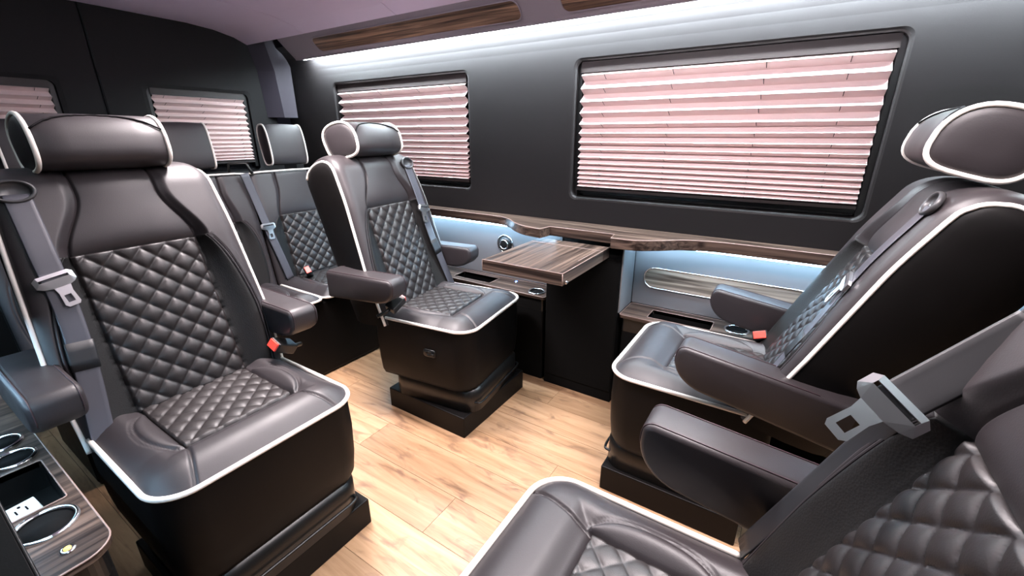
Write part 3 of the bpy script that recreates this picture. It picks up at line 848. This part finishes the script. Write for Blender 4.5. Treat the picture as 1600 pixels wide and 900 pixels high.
def arm_mesh(name, Ln=0.36, H=0.112, Wd=0.102):
    # side outline (x forward, z), then rounded across the width
    o = []
    def arc(cx, cz, rx, rz, a0, a1, n):
        for k in range(n + 1):
            a = math.radians(a0 + (a1 - a0) * k / n); o.append((cx + rx * math.cos(a), cz + rz * math.sin(a)))
    o.append((-Ln, 0.0))
    arc(-0.028, -0.028, 0.028, 0.028, 90, 0, 8)
    arc(-0.105, -0.045, 0.105, H - 0.045, 0, -90, 12)
    o.append((-Ln, -H - 0.012))
    cx = sum(p[0] for p in o) / len(o); cz = sum(p[1] for p in o) / len(o)
    loops = []
    hw = Wd / 2; r = 0.018
    for yv, k in ((-hw, 1.0), (-hw + 0.002, 0.5), (-hw + 0.007, 0.2), (-hw + r, 0.0), (hw - r, 0.0), (hw - 0.007, 0.2), (hw - 0.002, 0.5), (hw, 1.0)):
        L = []
        for i, (x, z) in enumerate(o):
            a = o[i - 1]; b = o[(i + 1) % len(o)]
            tx, tz = b[0] - a[0], b[1] - a[1]; l = math.hypot(tx, tz) or 1
            nx, nz = tz / l, -tx / l
            if (nx * (x - cx) + nz * (z - cz)) < 0: nx, nz = -nx, -nz
            if x <= -Ln + 1e-6: nx = 0.0; nz = 1.0 if z > cz else -1.0
            ins = r * k * 0.8
            L.append((x - nx * ins, yv, z - nz * ins))
        loops.append(L)
    return loft(name, loops, 'leather'), o
def headrest_parts(a=0.098, b=0.076, hw=0.145, ex=2.4, shear=0.25, pr=0.006):
    def prof(k=1.0, n=36):
        L = []
        for i in range(n):
            t = 2 * PI * i / n; c, s_ = math.cos(t), math.sin(t)
            e_ = ex if s_ >= 0 else ex + 1.2
            x = a * math.copysign(abs(c) ** (2 / e_), c); z = b * math.copysign(abs(s_) ** (2 / e_), s_)
            x *= 1.0 + 0.12 * (z / b) if x < 0 else 1.0 - 0.10 * max(z / b, 0)
            L.append((x * k - shear * 0.15 * z, z * k))
        return L
    loops = []
    for yv, k in ((-hw - 0.010, 0.35), (-hw - 0.007, 0.72), (-hw, 0.965), (-hw + 0.004, 0.99), (-hw * 0.5, 1.01), (0, 1.02), (hw * 0.5, 1.01), (hw - 0.004, 0.99), (hw, 0.965), (hw + 0.007, 0.72), (hw + 0.010, 0.35)):
        loops.append([(p[0], yv, p[1]) for p in prof(k)])
    me = loft('headrest', loops, 'leather')
    pip = [tube_mesh('headrest_piping', [(p[0], sg * hw, p[1]) for p in prof(0.985)], pr, 'piping', True, 8) for sg in (-1, 1)]
    seam = []
    n = 36; P = prof(1.028, 144)
    for q in np.linspace(-1, 1, 33):
        ang = math.radians(12 + 42 * (1 - abs(q) ** 2.2))
        i = int(round(ang / (2 * PI) * 144)) % 144
        seam.append((P[i][0] + 0.0, q * hw * 0.97, P[i][1]))
    sm = tube_mesh('seam', seam, 0.0026, 'seam', False, 6)
    return me, pip, sm

BK = Back(); bk_meshes = BK.build()
CU = Cushion(); cu_meshes = CU.build()
HEAD = headrest_parts()
ARM, arm_o = arm_mesh('armrest')
ARM_D, _ = arm_mesh('armrest', 0.34, 0.145)
ARM_LONG, _ = arm_mesh('armrest', 0.44, 0.128)
ARM_SEAM = {sg: tube_mesh('seam', [(x * 0.985 - 0.001, sg * (0.051 - 0.010), z * 0.985 - 0.001) for x, z in arm_o[:14]], 0.0014, 'thread', False, 6) for sg in (-1, 1)}
STITCH = {(sg, of): tube_mesh('stitching', BK.stitch(sg, of), 0.0013, 'seam', False, 5) for sg in (-1, 1) for of in (0.0, 0.009)}
def plan_loop(W, D, r, z, ins=0.0, x0=0.0):
    return [(p[0], p[1], z) for p in rrect(-D + ins + x0, -ins + x0, -W + ins, W - ins, r, 8)]
PLINTH = loft('plinth', [plan_loop(0.235, 0.46, 0.07, 0.103), plan_loop(0.235, 0.46, 0.07, 0.200), plan_loop(0.235, 0.46, 0.07, 0.222, 0.02)], 'plastic')
PED = box_mesh('pedestal', (-0.47, -0.25, 0.0), (0.0, 0.25, 0.104), 'shell', 0.004)
BAR = tube_mesh('slide_bar', catmull([(-0.10, -0.20, 0.150), (-0.012, -0.205, 0.150), (0.010, -0.185, 0.150), (0.012, -0.10, 0.150), (0.012, 0.10, 0.150), (0.010, 0.185, 0.150), (-0.012, 0.205, 0.150), (-0.10, 0.20, 0.150)], 5), 0.005, 'plastic')
SWPLATE = loft('control_panel', [[(p[0], p[1], 0.0) for p in rrect(-0.032, 0.032, -0.018, 0.018, 0.012, 5)], [(p[0], p[1], 0.004) for p in rrect(-0.032, 0.032, -0.018, 0.018, 0.012, 5)], [(p[0] * 0.9, p[1] * 0.85, 0.006) for p in rrect(-0.032, 0.032, -0.018, 0.018, 0.012, 5)]], 'plastic')
SWBTN = box_mesh('switch', (-0.008, -0.005, 0.0), (0.008, 0.005, 0.005), 'frame', 0.0015)
GUIDE = {}
def guide_mesh():
    prof = [(1.0, -0.004), (1.0, 0.004), (0.93, 0.0075), (0.82, 0.0075), (0.76, 0.004), (0.74, -0.002), (0.1, -0.003)]
    return loft('guide_loop', [[(0.030 * k * math.cos(2 * PI * i / 32), 0.044 * k * math.sin(2 * PI * i / 32), z) for i in range(32)] for k, z in prof], 'guide')
GUIDE_M = guide_mesh()
BUCKLE = box_mesh('buckle', (-0.026, -0.018, -0.045), (0.026, 0.018, 0.034), 'plastic', 0.005, 3)
BUTTON = box_mesh('release_button', (-0.021, -0.014, 0.028), (0.021, 0.014, 0.040), 'red', 0.002)

def seat(label, loc, rz, recline, belt, ped_rot=0.0, arm_x=-0.30, arm_z=0.722, arm_tilt=0.0, arms=(-1, 1), panel=None, arm_off=0.310, head=(0.050, 0.0), arm_mesh_=None, piv_z=0.50, free=None, by=0.188, buck=(-0.375, 0.585)):
    t = thing('captain_seat', label, 'seat', loc, rz, 'quilted black captain seats')
    p = link('pedestal', PED, t, (0, 0, 0), (0, 0, 0))
    if ped_rot:
        c = Vector((-0.24, 0, 0)); p.rotation_euler = (0, 0, ped_rot)
        p.location = c - Matrix.Rotation(ped_rot, 3, 'Z') @ c
    link('plinth', PLINTH, t); link('slide_bar', BAR, t)
    sk = link('seat_skirt', cu_meshes['seat_skirt'], t)
    cu = link('cushion', cu_meshes['cushion'], t)
    link('quilted_insert', cu_meshes['quilted_insert'], cu)
    pp = link('cushion_piping', cu_meshes['cushion_piping'], cu); pp['label'] = 'cream piping'
    piv = (-0.44, 0, piv_z); rot = (0, -recline, 0)
    b = link('backrest', bk_meshes['backrest'][0], t, piv, rot)
    for nm, ms in bk_meshes.items():
        if nm != 'backrest':
            for m_ in ms: link(nm, m_, b)
    for k, m_ in STITCH.items(): link('stitching', m_, b)
    dn = Vector((0, 0, 1)); dn.rotate(Matrix.Rotation(-recline, 3, 'Y')); fw = Vector((1, 0, 0)); fw.rotate(Matrix.Rotation(-recline, 3, 'Y'))
    hloc = Vector(piv) + dn * (BK.L + head[0]) + fw * (head[1] - 0.02)
    h = link('headrest', HEAD[0], t, hloc, (0, -recline * 0.6, 0))
    for m_ in HEAD[1]: link('headrest_piping', m_, h)
    link('seam', HEAD[2], h)
    for sg in arms:
        a = link('armrest', arm_mesh_ or ARM, t, (arm_x, sg * (arm_off if not isinstance(arm_off, tuple) else arm_off[sg > 0]), arm_z), (0, -arm_tilt, 0))
        for q in (-1, 1): link('seam', ARM_SEAM[q], a)
        ex = Vector((-0.33, 0, -0.075)); ex.rotate(Matrix.Rotation(-arm_tilt, 3, 'Y'))
        pv = link('arm_pivot', lathe_mesh('arm_pivot', [(0.03, 0), (0.03, 0.05), (0.022, 0.055)], 'shell', 18), t,
                  Vector((arm_x, sg * 0.262, arm_z)) + ex + Vector((0.035, 0, 0)), (sg * -PI / 2, 0, 0))
    # belt
    sg = belt
    pts = [(0.66, 0.186), (0.60, 0.187), (0.52, 0.188), (0.43, 0.190), (0.34, 0.194), (0.24, 0.204), (0.14, 0.218), (0.06, 0.232), (-0.01, 0.244)]
    path = []
    for q in catmull([(a, c, 0) for a, c in pts], 4):
        tv, yv = q.x, q.y + (by - 0.188) * min(max(q.x / 0.5, 0), 1)
        n_ = max(float(BK.g(np.array(max(yv + d, 0.16)), np.array(max(tv, 0.0)))) for d in (-0.02, 0.0, 0.02)) + 0.004
        path.append([n_, sg * yv, tv])
    for _ in range(4):
        for i in range(1, len(path) - 1):
            path[i][0] = max(path[i][0], (path[i - 1][0] + path[i + 1][0]) / 2)
    if free is None:
        k = next(i for i, q in enumerate(path) if q[2] < 0.435)
        sb = link('seat_belt', strap_mesh('seat_belt', path[:k + 1], 0.053, 'strap', (0, 1, 0)), t, piv, rot)
        lowp = [[q[0] + 0.001, q[1], q[2]] for q in path[k - 1:]]
        link('lower_strap', strap_mesh('lower_strap', lowp, 0.051, 'strap', (0, 1, 0)), sb)
        s0 = next(i for i, q in enumerate(path) if q[2] < 0.27); s1 = next(i for i, q in enumerate(path) if q[2] < 0.20)
        link('sleeve', strap_mesh('sleeve', [[q[0] + 0.003, q[1], q[2]] for q in path[s0:s1 + 1]], 0.058, 'strap_dark', (0, 1, 0)), sb)
        tg = link('tongue', tongue_mesh(-sg), sb, (path[k][0] + 0.007, path[k][1], path[k][2]), (sg * -0.18, 0.0, 0))
        tg['label'] = 'steel belt tongue'
        gl = link('guide_loop', GUIDE_M, sb, (path[0][0] + 0.001, sg * (by + 0.002), 0.668), (0, PI / 2, 0))
    else:
        # strap twisted and hanging free from the shoulder, tongue turned to the aisle
        rm = Matrix.Translation(Vector(loc)) @ Matrix.Rotation(rz, 4, 'Z'); inv = rm.inverted()
        p0, p1 = [inv @ Vector(p) for p in free]
        dr = (p1 - p0).normalized(); vw = (p1 - inv @ Vector((0.0, 0.0, CAM_H))).normalized()
        ac = dr.cross(vw).normalized(); nm_ = ac.cross(dr).normalized()
        if nm_.dot(vw) > 0: nm_ = -nm_; ac = -ac
        mid = (p0 + p1) / 2 - nm_ * 0.004
        sb = link('seat_belt', strap_mesh('seat_belt', catmull([p0, mid, p1], 8), 0.050, 'strap_mid', ac), t)
        tg = link('tongue', tongue_mesh(1), sb); tg['label'] = 'steel belt tongue'
        mt_ = Matrix(((nm_.x, ac.x, -dr.x, 0), (nm_.y, ac.y, -dr.y, 0), (nm_.z, ac.z, -dr.z, 0), (0, 0, 0, 1)))
        tg.matrix_local = Matrix.Translation(p1 + nm_ * 0.004 + dr * 0.004) @ mt_
        pv_ = Vector(piv); e_ = pv_ + Vector((0.02, sg * 0.27, 0.04))
        q1 = p1 - nm_ * 0.010; q2 = p1 - nm_ * 0.03 - dr * 0.02 + Vector((0, sg * 0.03, -0.05)); q3 = pv_ + dn * 0.30 + fw * 0.03 + Vector((0, sg * 0.262, 0))
        link('lower_strap', strap_mesh('lower_strap', catmull([q1, q2, q3, e_], 6), 0.046, 'strap_dark', (0.3, sg * 1.0, 0)), sb)
        link('guide_loop', GUIDE_M, sb, p0 + Vector((0, 0, 0.0)), (0, PI / 2 - recline, 0))
    # buckle on the other side
    bl = link('buckle', BUCKLE, t, (buck[0], -sg * 0.250, buck[1]), (-sg * 1.05, 0.35, 0))
    bt = link('release_button', BUTTON, bl); bt['label'] = 'red release button'
    link('stalk', tube_mesh('stalk', [(0, 0, -0.03), (-0.004, 0, -0.06), (-0.02, 0, -0.10)], 0.008, 'plastic'), bl)
    if panel:
        sp = link('control_panel', SWPLATE, t, (-0.20, panel * 0.2655, 0.385), (panel * -PI / 2, 0, 0))
        for dx, dy in ((-0.016, 0.004), (0.004, 0.006), (0.018, -0.004), (-0.002, -0.008)):
            link('switch', SWBTN, sp, (dx, dy, 0.005))
        link('recline_knob', lathe_mesh('recline_knob', [(0.028, 0), (0.026, 0.006), (0.012, 0.008)], 'shell', 22), t, (-0.47, panel * 0.255, 0.37), (panel * -PI / 2, 0, 0))
    return t
R_ = math.radians
seat('large quilted captain seat on the left with grey belt beside the wood console', (-1.04, 0.455, 0), R_(0), R_(17.5), -1, by=0.206)
seat('quilted captain seat by the window, turned slightly, left of the wood table', (-1.045, 1.505, 0), R_(7), R_(17.5), 1, ped_rot=R_(-7), panel=-1, arm_off=0.305)
seat('captain seat seen from its side below the wide blind, reclined, right of the table', (-0.43, 1.535, 0), PI, R_(25), 1, arm_x=-0.225, arm_z=0.705, arm_tilt=R_(8), arm_off=(0.315, 0.275), head=(0.068, 0.040), arm_mesh_=ARM_LONG, piv_z=0.515, buck=(-0.42, 0.55))
seat('nearest captain seat in the lower right corner, its quilted back cut by the frame', (-0.385, 0.49, 0), PI, R_(20.5), -1, piv_z=0.485, free=((0.262, 0.700, 1.075), (0.150, 0.645, 0.962)), arm_x=-0.20, arm_z=0.705, arm_tilt=R_(5), arm_off=0.36, arm_mesh_=ARM_D)

# ------------------------------------------------------------------ rear bench
BB = Back(L=0.63, w=(0.258, 0.258, 0.258, 0.258), c0=0.135, c1=0.105, tq=(0.0, 0.37), du=0.064, dv=0.066, hb=0.03, up=0.014, D=0.11, R=0.03)
bb = BB.build()
BPIPE = tube_mesh('back_piping', [(0.012, -0.258, 0.615), (0.020, -0.20, 0.620), (0.018, 0.0, 0.622), (0.020, 0.20, 0.620), (0.012, 0.258, 0.615)], 0.005, 'piping')
CB = Cushion(W=0.258, D=0.48, rc=0.05, q=(-0.14, -0.44), c=0.13); cbm = CB.build(0.445)
RH = headrest_parts(a=0.050, b=0.115, hw=0.110, ex=3.0, shear=0.2, pr=0.005)
bn = thing('rear_bench', 'black quilted three-seat bench at the rear doors behind the captain seats', 'bench', (-2.02, 1.015, 0))
rb = R_(11)
box('base', (-0.50, -0.77, 0.0), (-0.02, 0.77, 0.44), 'shell', bn, 0.02)
for i, yc in enumerate((-0.525, 0.0, 0.525)):
    c_ = link('cushion', cbm['cushion'], bn, (0, yc, 0)); link('quilted_insert', cbm['quilted_insert'], c_); link('cushion_piping', cbm['cushion_piping'], c_)
    b_ = link('backrest', bb['backrest'][0], bn, (-0.45, yc, 0.47), (0, -rb, 0))
    for nm, ms in bb.items():
        if nm not in ('backrest', 'back_piping'):
            for m_ in ms: link(nm, m_, b_)
    link('back_piping', BPIPE, b_)
    h_ = link('headrest', RH[0], bn, (-0.45 - math.sin(rb) * 0.75 - 0.03, yc + 0.015, 0.47 + 0.755), (0, -rb * 0.5, 0))
    for m_ in RH[1]: link('headrest_piping', m_, h_)
def bench_belt(yc, lean):
    pts = [(0.045, yc, 0.615), (0.04, yc + lean * 0.25, 0.48), (0.043, yc + lean * 0.5, 0.30), (0.05, yc + lean * 0.8, 0.12), (0.05, yc + lean, 0.0)]
    s_ = link('seat_belt', strap_mesh('seat_belt', catmull(pts, 5), 0.045, 'strap', (0, 1, 0)), bn, (-0.45, 0, 0.47), (0, -rb, 0))
    link('tongue', tongue_mesh(1), s_, (0.052, yc + lean * 0.48, 0.315))
    tube('belt_guide', [(-0.03, yc - 0.045, 0.615), (0.0, yc - 0.045, 0.675), (0.0, yc + 0.045, 0.675), (0.03, yc + 0.05, 0.615)], 0.008, 'plastic', s_)
    bl = link('buckle', BUCKLE, bn, (-0.36, yc + lean + 0.09, 0.505), (0.5, 0.9, 0)); link('release_button', BUTTON, bl)
bench_belt(0.235, 0.085)
bench_belt(-0.30, 0.085)
